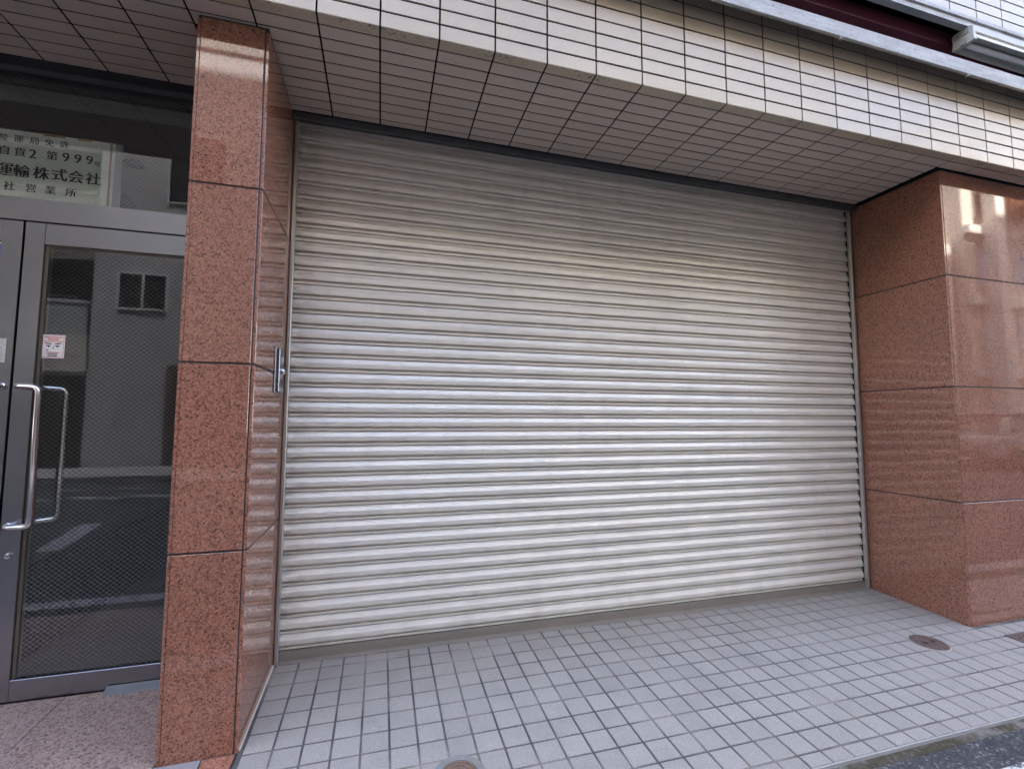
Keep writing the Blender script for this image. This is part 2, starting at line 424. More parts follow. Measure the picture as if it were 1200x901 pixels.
obj('sealant_bead', extrude_x([(-0.56, fz(-0.56) - 0.01), (-0.56, fz(-0.56) + 0.004), (-0.02, fz(-0.02) + 0.004), (-0.02, fz(-0.02) - 0.01)], 0.0012, 0.006), plain('white_sealant', (0.62, 0.58, 0.50), 0.7), pave)
# entrance forecourt, granite slabs
ent = struct('entrance_floor', extrude_x([(-1.150, -0.3), (-1.150, fz(-1.15) - 0.004), (0.0, -0.004), (0.0, -0.3)], -4.5, -0.001), M_seal)
def slab(name, x0, x1, y0, y1, mat, parent=ent):
    bm = extrude_x([(y0, fz(y0) - 0.02), (y0, fz(y0)), (y1, fz(y1)), (y1, fz(y1) - 0.02)], x0, x1); return obj(name, bm, mat, parent)
xs = [-4.5, -3.78, -2.78, -1.775, -0.773, -0.255]
for a, b in zip(xs, xs[1:]):
    slab('floor_slab', a + 0.0015, b - 0.0015, -0.5685, -0.052, M_granfloor); slab('floor_slab', a + 0.0015, b - 0.0015, -1.147, -0.5715, M_granfloor)
slab('floor_slab', -0.252, -0.111, -1.147, -0.576, plain('grey_slab', (0.24, 0.23, 0.23), 0.6))
slab('floor_slab', -0.106, -0.006, -1.147, -0.578, M_gran)

# ------------------------------------------------------------------ manhole covers
def round_cover(x, y, r, label, ring, slots):
    t = thing('drain_cover', label, 'drain cover', (x, y, fz(y)), 'round metal covers in the pavement')
    T = Matrix.Translation((x, y, fz(y) + 0.0035)) @ Matrix.Rotation(RX[0], 4, 'X')
    a = bmesh.new(); lathe(a, [(r, -0.03), (r, -0.001), (r - 0.002, 0.001), (r * ring, 0.001), (r * ring, -0.012)], (0, 0, 0), 48)
    a.transform(T); obj('frame_ring', a, M_ringgrey if ring < 0.9 else M_sealring, t)
    a = bmesh.new(); lathe(a, [(r * ring - 0.0015, -0.02), (r * ring - 0.0015, 0.0005), (r * ring - 0.003, 0.0016)], (0, 0, 0), 48)
    for k in range(4):
        bb = bmesh.new()
    a.transform(T); c = obj('lid', a, M_iron if ring > 0.9 else M_lidbrown, t)
    for s in slots:
        a = B(s[0], s[1], s[2], s[3], -0.004, 0.0030); a.transform(T); obj('key_slot', a, M_black, c)
    for k in range(3):
        rr = r * ring * (0.35 + 0.22 * k); a = bmesh.new(); lathe(a, [(rr, 0.0015), (rr, 0.0028), (rr + 0.004, 0.0028), (rr + 0.004, 0.0015)], (0, 0, 0), 40); a.transform(T); obj('raised_ring', a, M_iron, c)
M_ringgrey = plain('grey_plastic_rim', (0.20, 0.205, 0.195), 0.6, var=0.2, scale=40); M_lidbrown = plain('brown_cap', (0.17, 0.115, 0.08), 0.7, var=0.2, scale=60)
M_sealring = plain('pale_mortar_ring', (0.36, 0.345, 0.31), 0.9)
round_cover(MAN[0][0], MAN[0][1], MAN[0][2], 'small round rusty cover set in the paving near the right granite pillar', 0.955, [(-0.040, -0.010, -0.008, 0.010), (0.016, 0.044, -0.008, 0.010)])
round_cover(MAN[1][0], MAN[1][1], MAN[1][2], 'brown round cap with wide grey rim cut off by the bottom edge', 0.72, [])
t = thing('manhole_cover', 'rectangular rusty brown manhole cover in the paving at the right edge', 'manhole cover', (SQ[0], SQ[2], fz(SQ[2])))
def sqp(x0, x1, y0, y1, h0, h1): return extrude_x([(y0, fz(y0) + h0), (y0, fz(y0) + h1), (y1, fz(y1) + h1), (y1, fz(y1) + h0)], x0, x1)
fr = bmesh.new()
for a in ((SQ[0], SQ[1], SQ[2], SQ[2] + .014), (SQ[0], SQ[1], SQ[3] - .014, SQ[3]), (SQ[0], SQ[0] + .014, SQ[2] + .0145, SQ[3] - .0145), (SQ[1] - .014, SQ[1], SQ[2] + .0145, SQ[3] - .0145)):
    b2 = sqp(*a, -0.02, 0.004); me = bpy.data.meshes.new('x'); b2.to_mesh(me); fr.from_mesh(me); b2.free()
obj('frame', fr, M_iron, t)
lid = obj('lid', sqp(SQ[0] + .016, SQ[1] - .016, SQ[2] + .016, SQ[3] - .016, -0.02, 0.003), M_iron, t)
st = bmesh.new()
for i in range(9):
    for j in range(9):
        x = SQ[0] + 0.035 + i * 0.0285; y = SQ[2] + 0.036 + j * 0.0285; box(st, x - .008, x + .008, y - .008, y + .008, fz(y), fz(y) + 0.0055)
obj('stud_pattern', st, M_iron, lid, kind='stuff')

# ------------------------------------------------------------------ the building: overhang, upper wall, mass
bld = thing('tiled_building', 'beige tiled building front with deep overhang above shutter and entrance', 'building', (2.0, 0.0, 0.0))
ZT = HS + 8 * Q                       # top of the tiled fascia
fas = obj('fascia', B(-12, 18, -DF + 0.0042, -0.45, HS + 0.0030, ZT + 0.02), M_grout, bld)
sof = obj('soffit', B(-12, 18, -0.449, 0.9, HS + 0.0030, HS + 0.3), M_grout, bld)
tw, th = P - JT, Q - JT
m_f = mesh_of(tile_bm(tw, th, 0.008, 0.0012), 'wall_tile', M_tile)
m_s = mesh_of(tile_bm(tw, th, 0.008, 0.0012), 'soffit_tile', M_stile)
# corner tile: an L wrapping the drip edge
def corner_bm(bm=None, x=0.0):
    leg = 0.0555 - JT / 2
    y0, z0 = -DF, HS; h = th + JT / 2; r = 0.003
    prof = [(y0, z0 + h - 0.001), (y0, z0 + r), (y0 + r, z0), (y0 + leg, z0), (y0 + leg, z0 + 0.008), (y0 + 0.008, z0 + 0.008), (y0 + 0.008, z0 + h - 0.001)]
    return extrude_x(prof, x - tw / 2, x + tw / 2, bm)
m_c = mesh_of(corner_bm(), 'corner_tile', M_tile)
cb, fb, sb, ub = bmesh.new(), bmesh.new(), bmesh.new(), bmesh.new()
KS = range(-30, 60)
RF, RS = (R(90), 0, 0), (R(180), 0, 0)
yrows = [(-0.6435, -0.5762 - 0.0005)] 
js = [-0.6435 + i * Q for i in range(9)] 
for k in KS:
    xc = X0 + (k + 0.5) * P
    v = visible((xc, -DF, HS), 60)
    if v: inst('corner_tile', m_c, fas, (xc, 0, 0))
    elif -14 < k < 40: corner_bm(cb, xc)
    for j in range(1, 8):
        zc = HS + (j + 0.5) * Q
        if visible((xc, -DF, zc), 25): inst('wall_tile', m_f, fas, (xc, -DF + random.uniform(-.0004, .0004), zc), (RF[0] + random.uniform(-.006, .006), 0, random.uniform(-.004, .004)))
        elif -14 < k < 40: tile_bm(tw, th, 0.008, 0.0012, fb, Matrix.Translation((xc, -DF, zc)) @ Matrix.Rotation(R(90), 4, 'X'))
for k in range(-18, 40):
    xc = X0 + (k + 0.5) * P
    xl, xr = xc - tw / 2, xc + tw / 2
    yend = -0.063 if xc > -0.12 else -0.113
    for i in range(10):
        ya = -0.6435 + i * Q; yb = min(ya + Q, yend + JT / 2)
        if yb - ya < 0.02: continue
        a, b = xl, xr
        if a < XR + 0.004 < b and yb > -DR: b = XR - 0.0005 if yb > -DR else b
        if a > XR - 0.01 and ya > -DR + 0.02: continue
        if xc > XR and yb > -DR: yb = -DR - 0.001 + JT / 2
        if yb - ya < 0.015: continue
        if -WL < xc < 0 and ya > -DL: continue
        cy = (ya + yb) / 2; full = abs(yb - ya - Q) < 1e-4 and abs((b - a) - tw) < 1e-4
        if visible((xc, cy, HS), 12):
            me = m_s if full else mesh_of(tile_bm(b - a, yb - ya - JT, 0.008, 0.0012), 'soffit_tile', M_stile)
            inst('soffit_tile', me, sof, ((a + b) / 2, cy, HS + random.uniform(-.0004, .0004)), (RS[0] + random.uniform(-.004, .004), random.uniform(-.003, .003), 0))
        else: tile_bm(b - a, yb - ya - JT, 0.008, 0.0012, sb, Matrix.Translation(((a + b) / 2, cy, HS)) @ Matrix.Rotation(R(180), 4, 'X'))
obj('corner_tile_run', cb, M_tile, fas, kind='stuff'); obj('wall_tile_field', fb, M_tile, fas, kind='stuff'); obj('soffit_tile_field', sb, M_stile, sof, kind='stuff')

# flashing, recess and upper wall
ZB = ZT
bf = bmesh.new()
extrude_x([(-0.797, 3.128), (-0.800, 3.131), (-0.800, 3.176), (-0.792, 3.181), (-0.792, 3.218), (-0.787, 3.222), (-0.60, 3.292), (-0.60, 3.282), (-0.69, 3.2485), (-0.783, 3.212), (-0.786, 3.128)], -12, 18, bf)
fl = obj('flashing', bf, M_beam, bld)
for i in range(8):
    x = 0.82 + i * 0.943; b2 = bmesh.new(); lathe(b2, [(0.010, -0.010), (0.010, -0.002), (0.005, 0.0), (0.005, 0.008)], (x, -0.792, 3.128), 10); obj('bolt', b2, M_beam, fl)
obj('recess_lining', B(-12, 18, -0.44, -0.40, ZT + 0.021, 4.2), M_brown, bld)
obj('steel_channel', B(-12, 18, -0.60, -0.50, 3.515, 3.60, bev=0.004), M_maroon, bld)
um = bmesh.new()
extrude_x([(-0.722, 3.528), (-0.722, 3.552), (-0.712, 3.556), (-0.712, 3.574), (-0.722, 3.578), (-0.722, 3.600), (-0.700, 3.612), (-0.676, 3.612), (-0.676, 3.540), (-0.684, 3.528)], -12, 18, um)
obj('lower_trim', um, M_beam, bld)
up = obj('upper_wall', B(-12, 18, -DF + 0.0042, -0.645, 3.613, 22.5), M_grout, bld)  # carried far above view, height chosen for the shadow on the street
for k in range(-30, 60):
    xc = X0 + (k + 0.5) * P
    for j in range(0, 24):
        zc = 3.616 + (j + 0.5) * Q
        if visible((xc, -DF, zc), 20): inst('wall_tile', m_f, up, (xc, -DF, zc), RF)
        elif -14 < k < 40: tile_bm(tw, th, 0.008, 0.0012, ub, Matrix.Translation((xc, -DF, zc)) @ Matrix.Rotation(R(90), 4, 'X'))
obj('wall_tile_field', ub, M_tile, up, kind='stuff')
obj('recess_light_cap', B(-12, 18, -0.644, -0.40, 4.201, 4.25), M_brown, bld)  # unseen cap added to keep light out of the recess
obj('roof_slab', B(-12, 18, -0.644, 10, 22.1, 22.5), M_conc, bld)  # unseen upper body, built so the building shades the street
obj('side_wall', B(-12, -11.7, -0.44, 10, -0.2, 22.1), M_conc, bld); obj('side_wall', B(17.7, 18, -0.44, 10, -0.2, 22.1), M_conc, bld)
obj('rear_wall', B(-12, 18, 9.7, 10, -0.2, 22.1), M_conc, bld)

# ------------------------------------------------------------------ granite pillars
def pillar(name, label, x0, x1, dep, cols, inner):
    """inner = +1: the polished return faces +x at x1, -1: it faces -x at x0"""
    t = thing(name, label, 'pillar', ((x0 + x1) / 2, -dep, fz(-dep)))
    th_, g = 0.012, 0.0035
    core = obj('sealant_core', B(x0 + 0.004, x1 - 0.004, -dep + 0.004, 0.35, -0.1, HS + 0.001), M_seal, t)
    zs = (-0.06,) + ZJ + (HS - 0.008,)
    for z0, z1 in zip(zs, zs[1:]):
        a = z0 + (g if z0 > 0 else 0); b = z1 - (g if z1 < 2.6 else 0)
        xa, xb = x0 + th_ + 0.0015, x1 - th_ - 0.0015
        cs = [xa + (xb - xa) * i / cols for i in range(cols + 1)]
        for p, q in zip(cs, cs[1:]):
            obj('granite_panel', B(p + (0.003 if p > xa else 0), q - (0.003 if q < xb else 0), -dep, -dep + 0.025, a, b, bev=0.0016), M_gran, t)
        for xx in (x0, x1 - th_):
            obj('granite_panel', B(xx, xx + th_, -dep + 0.002, 0.075 if (xx == x0) == (inner < 0) else -0.051, a, b - (0.009 if b > 2.6 and inner > 0 else 0), bev=0.0016), M_gran, t)
    return t
pillar('granite_pillar', 'narrow polished red granite pillar between the glass door and the shutter', -WL, 0.0, DL, 1, 1)
pillar('granite_pillar', 'broad polished red granite pillar to the right of the shutter', XR, XR + 2.75, DR, 3, -1)
# switch box on the reveal of the narrow pillar
t = thing('shutter_switch_box', 'small stainless shutter switch box on the narrow granite pillar reveal', 'switch box', (0.0, -0.17, 1.268))
obj('back_plate', B(0.001, 0.005, -0.245, -0.095, 1.268, 1.478, bev=0.001), M_alu, t)
cv = obj('cover', B(0.0055, 0.014, -0.205, -0.110, 1.275, 1.472, bev=0.002), M_alu, t)
bmk = bmesh.new(); lathe(bmk, [(0.016, 0.0), (0.016, 0.008), (0.012, 0.012)], (0.0145, -0.158, 1.372), 20, 'x'); obj('key_cap', bmk, M_chrome, cv)

# ------------------------------------------------------------------ roller shutter
sh = thing('roller_shutter', 'closed off-white ribbed metal roller shutter between the two granite pillars', 'roller shutter', (XR / 2, 0.03, 0.0))
XA, XB = 0.012, XR - 0.03
PITCH = 0.0749
def slat_profile():
    # (y, z) front outline from the lower joint to the upper one, negative y towards the street
    f = [(0.0050, 0.0012), (-0.0034, 0.0016), (-0.0044, 0.0030), (-0.0044, 0.0108), (-0.0034, 0.0120), (0.0045, 0.0124), (0.0045, 0.0214), (-0.0102, 0.0232), (-0.0124, 0.0250),
         (-0.0130, 0.0330), (-0.0128, 0.0410), (-0.0120, 0.0480), (-0.0110, 0.0496), (-0.0050, 0.0642), (-0.0042, 0.0664), (-0.0042, 0.0700), (-0.0032, 0.0712), (0.0050, 0.0716)]
    return f + [(0.0060, 0.0745), (0.0060, 0.0003)]
sm = bmesh.new(); extrude_x(slat_profile(), XA, XB, sm)
m_slat = mesh_of(sm, 'slat', M_slat)
for p in m_slat.polygons: p.use_smooth = len(p.vertices) == 4 and abs(p.normal.x) < 0.5
try: m_slat.set_sharp_from_angle(angle=R(17))
except Exception: pass
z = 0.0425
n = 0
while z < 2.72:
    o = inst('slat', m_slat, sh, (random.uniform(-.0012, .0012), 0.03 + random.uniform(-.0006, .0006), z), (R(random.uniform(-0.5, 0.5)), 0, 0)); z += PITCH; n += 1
obj('backing_curtain', B(0.002, XR - 0.002, 0.0395, 0.044, 0.0, 2.9), M_black, sh)
bb = extrude_x([(0.010, 0.040), (0.010, 0.004), (-0.012, 0.004), (-0.020, -0.0005), (-0.0205, -0.012), (0.030, -0.012), (0.030, 0.040)], 0.021, XR - 0.030)
obj('bottom_bar', bb, M_bar, sh)
obj('sill_strip', extrude_x([(-0.028, -0.015), (-0.028, 0.0015), (0.033, 0.0025), (0.033, -0.015)], 0.03, XR - 0.035), M_bar, sh)
def rail(x0, x1):
    w_ = x1 - x0
    bm = bmesh.new(); box(bm, x0, x1, -0.012, 0.012, -0.03, HS - 0.004, bev=0.003); r_ = obj('guide_rail', bm, M_rail, sh)
    return r_
rail(0.002, 0.020); rail(XR - 0.036, XR - 0.014)
obj('rail_gasket', B(XR - 0.0135, XR - 0.0015, -0.004, 0.02, -0.03, HS - 0.004), M_black, sh)
obj('lintel', B(0.002, XR - 0.002, -0.052, -0.030, HS - 0.036, HS + 0.003, bev=0.003), M_darksteel if False else plain('lintel_steel', (0.10, 0.105, 0.11), 0.45, 0.5), sh)
obj('lintel_slot', B(0.002, XR - 0.002, -0.0295, 0.012, HS - 0.012, HS + 0.003), M_black, sh)

# ------------------------------------------------------------------ entrance: frame, transom, doors
YD = -0.05
def wires(x0, x1, z0, z1, y, name, parent, pitch=0.0195, slope=0.84, rr=0.0003):
    """diagonal crossing wires cast in the pane: thin square rods clipped to the pane"""
    verts, faces = [], []
    H, W = z1 - z0, x1 - x0
    for s, dy in ((-1, 0.0), (1, 0.0012)):
        c = -slope * W
        while c < H + slope * W:
            # z = z0 + c + s*slope*(x - x0)
            pts = []
            for X in (0, W):
                Z = c + s * slope * X
                pts.append((X, Z))
            (xa, za), (xb, zb) = pts
            t0, t1 = 0.0, 1.0
            dz = zb - za
            for lim, sgn in ((0, 1), (H, -1)):
                f0, f1 = sgn * (za - lim), sgn * (zb - lim)
                if f0 < 0 and f1 < 0: t0, t1 = 1, 0
                elif f0 < 0: t0 = max(t0, f0 / (f0 - f1))
                elif f1 < 0: t1 = min(t1, f0 / (f0 - f1))
            if t1 - t0 > 0.01:
                a = Vector((x0 + W * t0, y + dy, z0 + za + dz * t0)); b = Vector((x0 + W * t1, y + dy, z0 + za + dz * t1))
                d = (b - a).normalized(); nrm = Vector((-d.z, 0, d.x)) * rr; o = Vector((0, rr, 0)); k = len(verts)
                for e in (a, b): verts.extend([e + nrm, e - o, e - nrm, e + o])
                for i in range(4): faces.append((k + i, k + (i + 1) % 4, k + 4 + (i + 1) % 4, k + 4 + i))
            c += pitch
    me = bpy.data.meshes.new(name); me.from_pydata(verts, [], faces); me.materials.append(M_wire)
    o = obj(name, me, None, parent, kind='stuff'); return o

XL0 = -1.835
tf = thing('entrance_frame', 'stainless entrance frame with wired glass transom above the double door', 'door frame', (-1.045, YD, 0.0))
obj('transom_bar', B(XL0 - 0.06, -0.2535, YD, 0.06, 2.0095, 2.109, bev=0.0015), M_alu, tf)
obj('head_frame', extrude_x([(-0.108, HS + 0.003), (-0.108, 2.700), (-0.060, 2.695), (-0.055, 2.672), (0.06, 2.672), (0.06, HS + 0.003)], XL0 - 0.06, -0.2535), M_darkframe, tf)
obj('jamb', B(XL0 - 0.06, XL0 - 0.006, YD, 0.06, -0.02, 2.009), M_alu, tf)
tg = obj('transom_pane', B(XL0 - 0.06, -0.2535, -0.033, -0.026, 2.1095, 2.671), M_glass, tf)
wires(XL0 - 0.05, -0.2545, 2.11, 2.67, -0.0305, 'wire_mesh', tg)

def handle(pts, name, parent, lab=None):
    bm = bmesh.new(); tube(bm, fillet(pts, 0.028, 8), 0.0120, 16); h = obj(name, bm, M_chrome, parent, smooth=True)
    for q in (pts[0], pts[-1]):
        b2 = bmesh.new(); s = -1 if pts[1][1] < q[1] else 1
        lathe(b2, [(0.014, -0.003), (0.014, 0.006), (0.010, 0.009)] if s < 0 else [(0.014, 0.003), (0.014, -0.006), (0.010, -0.009)], (q[0], q[1], q[2]), 18, 'y'); obj('rosette', b2, M_chrome, h)
    return h
def leaf(x0, x1, side, label):
    """side +1: handle stile at the left (x0) end, -1: at the right (x1) end"""
    t = thing('glass_door', label, 'door', ((x0 + x1) / 2, YD, 0.0), 'double glass entrance doors')
    sw, Z0, Z1 = 0.070, 0.0035, 2.0035
    y0, y1 = YD, -0.010
    obj('stile', B(x0, x0 + sw, y0, y1, Z0, Z1, bev=0.0012), M_alu, t); obj('stile', B(x1 - sw, x1, y0, y1, Z0, Z1, bev=0.0012), M_alu, t)
    obj('top_rail', B(x0 + sw + 0.0005, x1 - sw - 0.0005, y0 + 0.001, y1, 1.910, Z1, bev=0.0012), M_alu, t)
    obj('bottom_rail', B(x0 + sw + 0.0005, x1 - sw - 0.0005, y0 + 0.001, y1, Z0, 0.086, bev=0.0012), M_alu, t)
    gx0, gx1 = x0 + sw + 0.0005, x1 - sw - 0.0005
    for xa, xb in ((gx0, gx0 + 0.012), (gx1 - 0.012, gx1)): obj('glazing_bead', B(xa, xb, y0 + 0.012, y1, 0.0865, 1.9095), M_bead, t)
    obj('glazing_bead', B(gx0 + 0.0125, gx1 - 0.0125, y0 + 0.012, y1, 1.901, 1.9095), M_bead, t)
    g = obj('pane', B(gx0 + 0.0125, gx1 - 0.0125, -0.033, -0.026, 0.087, 1.9005), M_glass, t)
    wires(gx0 + 0.013, gx1 - 0.013, 0.088, 1.9, -0.0305, 'wire_mesh', g)
    xs_ = x0 + 0.026 if side > 0 else x1 - 0.026
    s = side
    handle([(xs_, YD - 0.001, 1.287), (xs_, YD - 0.030, 1.287), (xs_ + s * 0.102, YD - 0.064, 1.282), (xs_ + s * 0.108, YD - 0.064, 0.712), (xs_ , YD - 0.030, 0.706), (xs_, YD - 0.001, 0.706)], 'pull_handle', t)
    handle([(xs_ + s * 0.02, y1 + 0.001, 1.287), (xs_ + s * 0.02, y1 + 0.025, 1.287), (xs_ + s * 0.112, y1 + 0.058, 1.282), (xs_ + s * 0.112, y1 + 0.058, 0.712), (xs_ + s * 0.02, y1 + 0.025, 0.706), (xs_ + s * 0.02, y1 + 0.001, 0.706)], 'pull_handle', t)
    if side > 0:
        b2 = bmesh.new(); lathe(b2, [(0.013, -0.002), (0.013, 0.004), (0.0105, 0.010), (0.006, 0.011)], (x0 + 0.036, YD, 0.586), 24, 'y'); obj('key_cylinder', b2, M_chrome, t)
    return t
d1 = leaf(-1.0405, -0.2580, 1, 'wired glass door with stainless frame and face sticker beside the narrow pillar')
d2 = leaf(XL0, -1.0495, -1, 'wired glass door leaf cut off at the left edge, with blue sticker')
# stickers and notes on the doors
def printed(name, parent, x0, x1, z0, z1, y, mat): return obj(name, B(x0, x1, y - 0.0006, y, z0, z1), mat, parent)
stk = printed('warning_sticker', d1, -0.962, -0.879, 1.413, 1.515, -0.0335, M_paper)
stk['label'] = 'small white sticker with red border and a pair of stern eyes'
yb_ = -0.0345
bd = bmesh.new()
for a in ((-.9585, -.8825, 1.4165, 1.418), (-.9585, -.8825, 1.510, 1.5115), (-.9585, -.957, 1.4182, 1.5098), (-.884, -.8825, 1.4182, 1.5098)): box(bd, a[0], a[1], yb_ - .0003, yb_, a[2], a[3])
obj('border', bd, M_red, stk)
tx = bmesh.new()
def dash(bm, x0, x1, zc, h, nn):
    w_ = (x1 - x0) / nn
    for i in range(nn):
        a = x0 + i * w_; box(bm, a + w_ * .12, a + w_ * .88, yb_ - .0003, yb_, zc - h * random.uniform(.3, .5), zc + h * random.uniform(.3, .5))
dash(tx, -.952, -.889, 1.504, .006, 13); dash(tx, -.940, -.900, 1.495, .007, 6); dash(tx, -.954, -.887, 1.486, .005, 15); dash(tx, -.943, -.898, 1.4375, .006, 11)
obj('red_print', tx, M_red, stk)
ey = bmesh.new()
def blob(bm, cx, cz, rx, rz, tilt=0.0, seg=14):
    bm.faces.new([bm.verts.new((cx + rx * math.cos(2*math.pi*k/seg) * math.cos(tilt) - rz * math.sin(2*math.pi*k/seg) * math.sin(tilt), yb_, cz + rx * math.cos(2*math.pi*k/seg) * math.sin(tilt) + rz * math.sin(2*math.pi*k/seg) * math.cos(tilt))) for k in range(seg)])
for s in (-1, 1):
    cx = -0.9205 + s * 0.0165
    blob(ey, cx + s * .001, 1.4765, .0140, .0024, s * .16); blob(ey, cx, 1.4670, .0100, .0020, s * .05); blob(ey, cx - s * .001, 1.4645, .0036, .0042)
blob(ey, -.918, 1.4605, .0012, .007, -.3); blob(ey, -.9185, 1.452, .003, .001)
dash(ey, -.946, -.935, 1.4475, .006, 2); dash(ey, -.938, -.903, 1.430, .006, 6); dash(ey, -.938, -.903, 1.4225, .006, 8)
obj('black_print', ey, M_ink, stk)
pn = printed('paper_label', d2, -1.099, -1.073, 1.387, 1.489, YD - 0.0002, M_tape)
tx = bmesh.new(); yb_ = YD - 0.0011
for i in range(11): box(tx, -1.093 + random.uniform(-.002, .002), -1.080 + random.uniform(-.003, .003), yb_ - .0003, yb_, 1.394 + i * .0085, 1.3965 + i * .0085)
obj('faded_print', tx, plain('faded_ink', (0.36, 0.35, 0.33), 0.7), pn)
bs = printed('door_sticker', d2, -1.235, -1.1205, 1.795, 1.905, -0.0384, M_paper); obj('print', B(-1.230, -1.1255, -0.0396, -0.0391, 1.800, 1.900), M_blue, bs)
obj('green_print', B(-1.235, -1.1215, -0.0391, -0.0384, 1.738, 1.7945), M_green, d2)
# kick plate lying against the foot of the door
kp = tag(obj('threshold_plate', extrude_x([(-0.092, fz(-0.092) + 0.002), (-0.090, fz(-0.09) + 0.005), (-0.0545, 0.020), (-0.0525, 0.018), (-0.056, 0.0005), (-0.088, fz(-0.088) + 0.001)], -0.632, -0.262), plain('grey_plate', (0.16, 0.17, 0.175), 0.5, 0.3)), 'thin metal plate on the floor at the foot of the glass door', 'metal plate')
# ------------------------------------------------------------------ the licence sign behind the transom
sg = thing('company_sign', 'white sign with black Japanese lettering behind the transom glass', 'sign', (-1.3, 0.0, 2.125))
YS = 0.0
pl = obj('sign_plate', B(-1.86, -0.762, YS, YS + 0.006, 2.126, 2.431), M_sign, sg)
obj('side_strip', B(-0.7615, -0.732, YS + 0.001, YS + 0.006, 2.124, 2.430), plain('grey_plastic_strip', (0.22, 0.23, 0.25), 0.4), sg)
obj('stained_edge', B(-0.781, -0.772, YS - 0.0012, YS - 0.0004, 2.128, 2.429), M_rustedge, sg)
for a, b in ((-1.034, -0.952), (-0.905, -0.853)): obj('tape', B(a, b, YS - 0.0016, YS - 0.0004, 2.423, 2.434), M_rustedge, sg)
ROWS = [('陸運局免許', [(-1.174, 2.393), (-1.121, 2.393), (-1.065, 2.393), (-1.011, 2.394), (-0.954, 2.395)], 0.032, 0.030),
        ('自貨2第999号', [(-1.168, 2.334), (-1.113, 2.333), (-1.067, 2.332), (-0.997, 2.335), (-0.946, 2.336), (-0.901, 2.336), (-0.857, 2.336), (-0.826, 2.322)], 0.041, 0.030),
        ('運輸株式会社', [(-1.162, 2.247), (-1.102, 2.247), (-1.031, 2.248), (-0.964, 2.250), (-0.903, 2.250), (-0.838, 2.250)], 0.056, 0.036),
        ('社営業所', [(-1.141, 2.174), (-1.063, 2.174), (-0.993, 2.174), (-0.917, 2.174)], 0.039, 0.030)]
for s, ps, size, bold in ROWS:
    bm = bmesh.new()
    for ch, (x, z_) in zip(s, ps):
        for k in (-1, 0, 1):      # a bolder stroke: the glyph laid three times, a hair apart
            text_bm(bm, ch, x + k * bold * size, z_, size if ch != '号' else 0.022, YS - 0.0009 - 0.0002 * (k + 1), 0.0)
    obj('lettering', bm, M_ink, sg)

# ------------------------------------------------------------------ entrance hall behind the glass
hall = struct('hall_floor', B(-1.175, -0.02, 0.0005, 4.0, -0.12, -0.001), M_grayfloor)
struct('hall_floor_left', B(-3.2, -1.176, 0.0605, 4.0, -0.12, -0.001), M_grayfloor)
hw = struct('hall_wall', B(-1.30, -1.172, 0.30, 4.0, 0.445, 2.699), M_seal)
for y0, y1 in ((0.302, 1.10), (1.104, 1.9), (1.904, 2.7)):
    obj('wall_panel', B(-1.1719, -1.160, y0, y1, 0.446, 2.69), M_inwall, hw)
obj('wall_base', B(-1.30, -1.155, 0.30, 4.0, 0.0, 0.444), M_indark, hw)
struct('hall_side_wall', B(-0.25, 0.0, 0.36, 4.0, -0.1, 2.69), M_indark)
struct('hall_back_wall', B(-3.3, 0.0, 4.0, 4.2, -0.1, 2.7), M_indark)
struct('hall_left_wall', B(-3.4, -3.2, 0.061, 4.0, -0.1, 2.7), M_inceil)
hc = struct('hall_ceiling', B(-3.3, -0.02, 0.065, 4.0, 2.60, 2.69), M_inceil)
dl = thing('ceiling_downlight', 'dark unlit round downlight in the hall ceiling behind the transom', 'downlight', (-0.927, 0.529, 2.6))
bm = bmesh.new(); lathe(bm, [(0.052, 0.0), (0.052, -0.004), (0.044, -0.005), (0.044, 0.0)], (-0.927, 0.53, 2.599), 28); obj('trim_ring', bm, M_black, dl)
bm = bmesh.new(); lathe(bm, [(0.0435, -0.0005), (0.0435, -0.0035), (0.03, -0.002)], (-0.927, 0.53, 2.599), 28); obj('reflector', bm, M_black, dl)

# entrance bay left of the doors and rear wall behind the shutter
struct('side_bay_wall', B(-11.6, XL0 - 0.062, -0.30, 0.05, -0.2, HS + 0.004), M_gran)
struct('inner_wall', B(0.0, 17.6, 0.36, 0.6, -0.2, HS + 0.004), M_conc)
struct('right_bay_wall', B(XR + 2.752, 17.6, -0.5, 0.3, -0.2, HS + 0.004), M_gran)

# ------------------------------------------------------------------ fluorescent fitting in the recess
lf = thing('fluorescent_fitting', 'unlit white fluorescent batten fitting under the upper wall at top right', 'light fitting', (4.4, -0.69, 3.4480))
obj('housing', extrude_x([(-0.735, 3.4730), (-0.742, 3.4860), (-0.742, 3.5230), (-0.730, 3.5330), (-0.650, 3.5330), (-0.640, 3.5230), (-0.640, 3.4860), (-0.650, 3.4730)], 3.845, 5.09), M_white, lf)
obj('reflector', extrude_x([(-0.752, 3.4360), (-0.738, 3.4725), (-0.645, 3.4725), (-0.630, 3.4360), (-0.633, 3.4340), (-0.65, 3.4650), (-0.73, 3.4650), (-0.749, 3.4340)], 3.845, 5.09), M_white, lf)
bm = bmesh.new(); tube(bm, [(3.86, -0.69, 3.4420), (5.075, -0.69, 3.4420)], 0.0155, 14); obj('lamp_tube', bm, M_tube, lf, smooth=True)
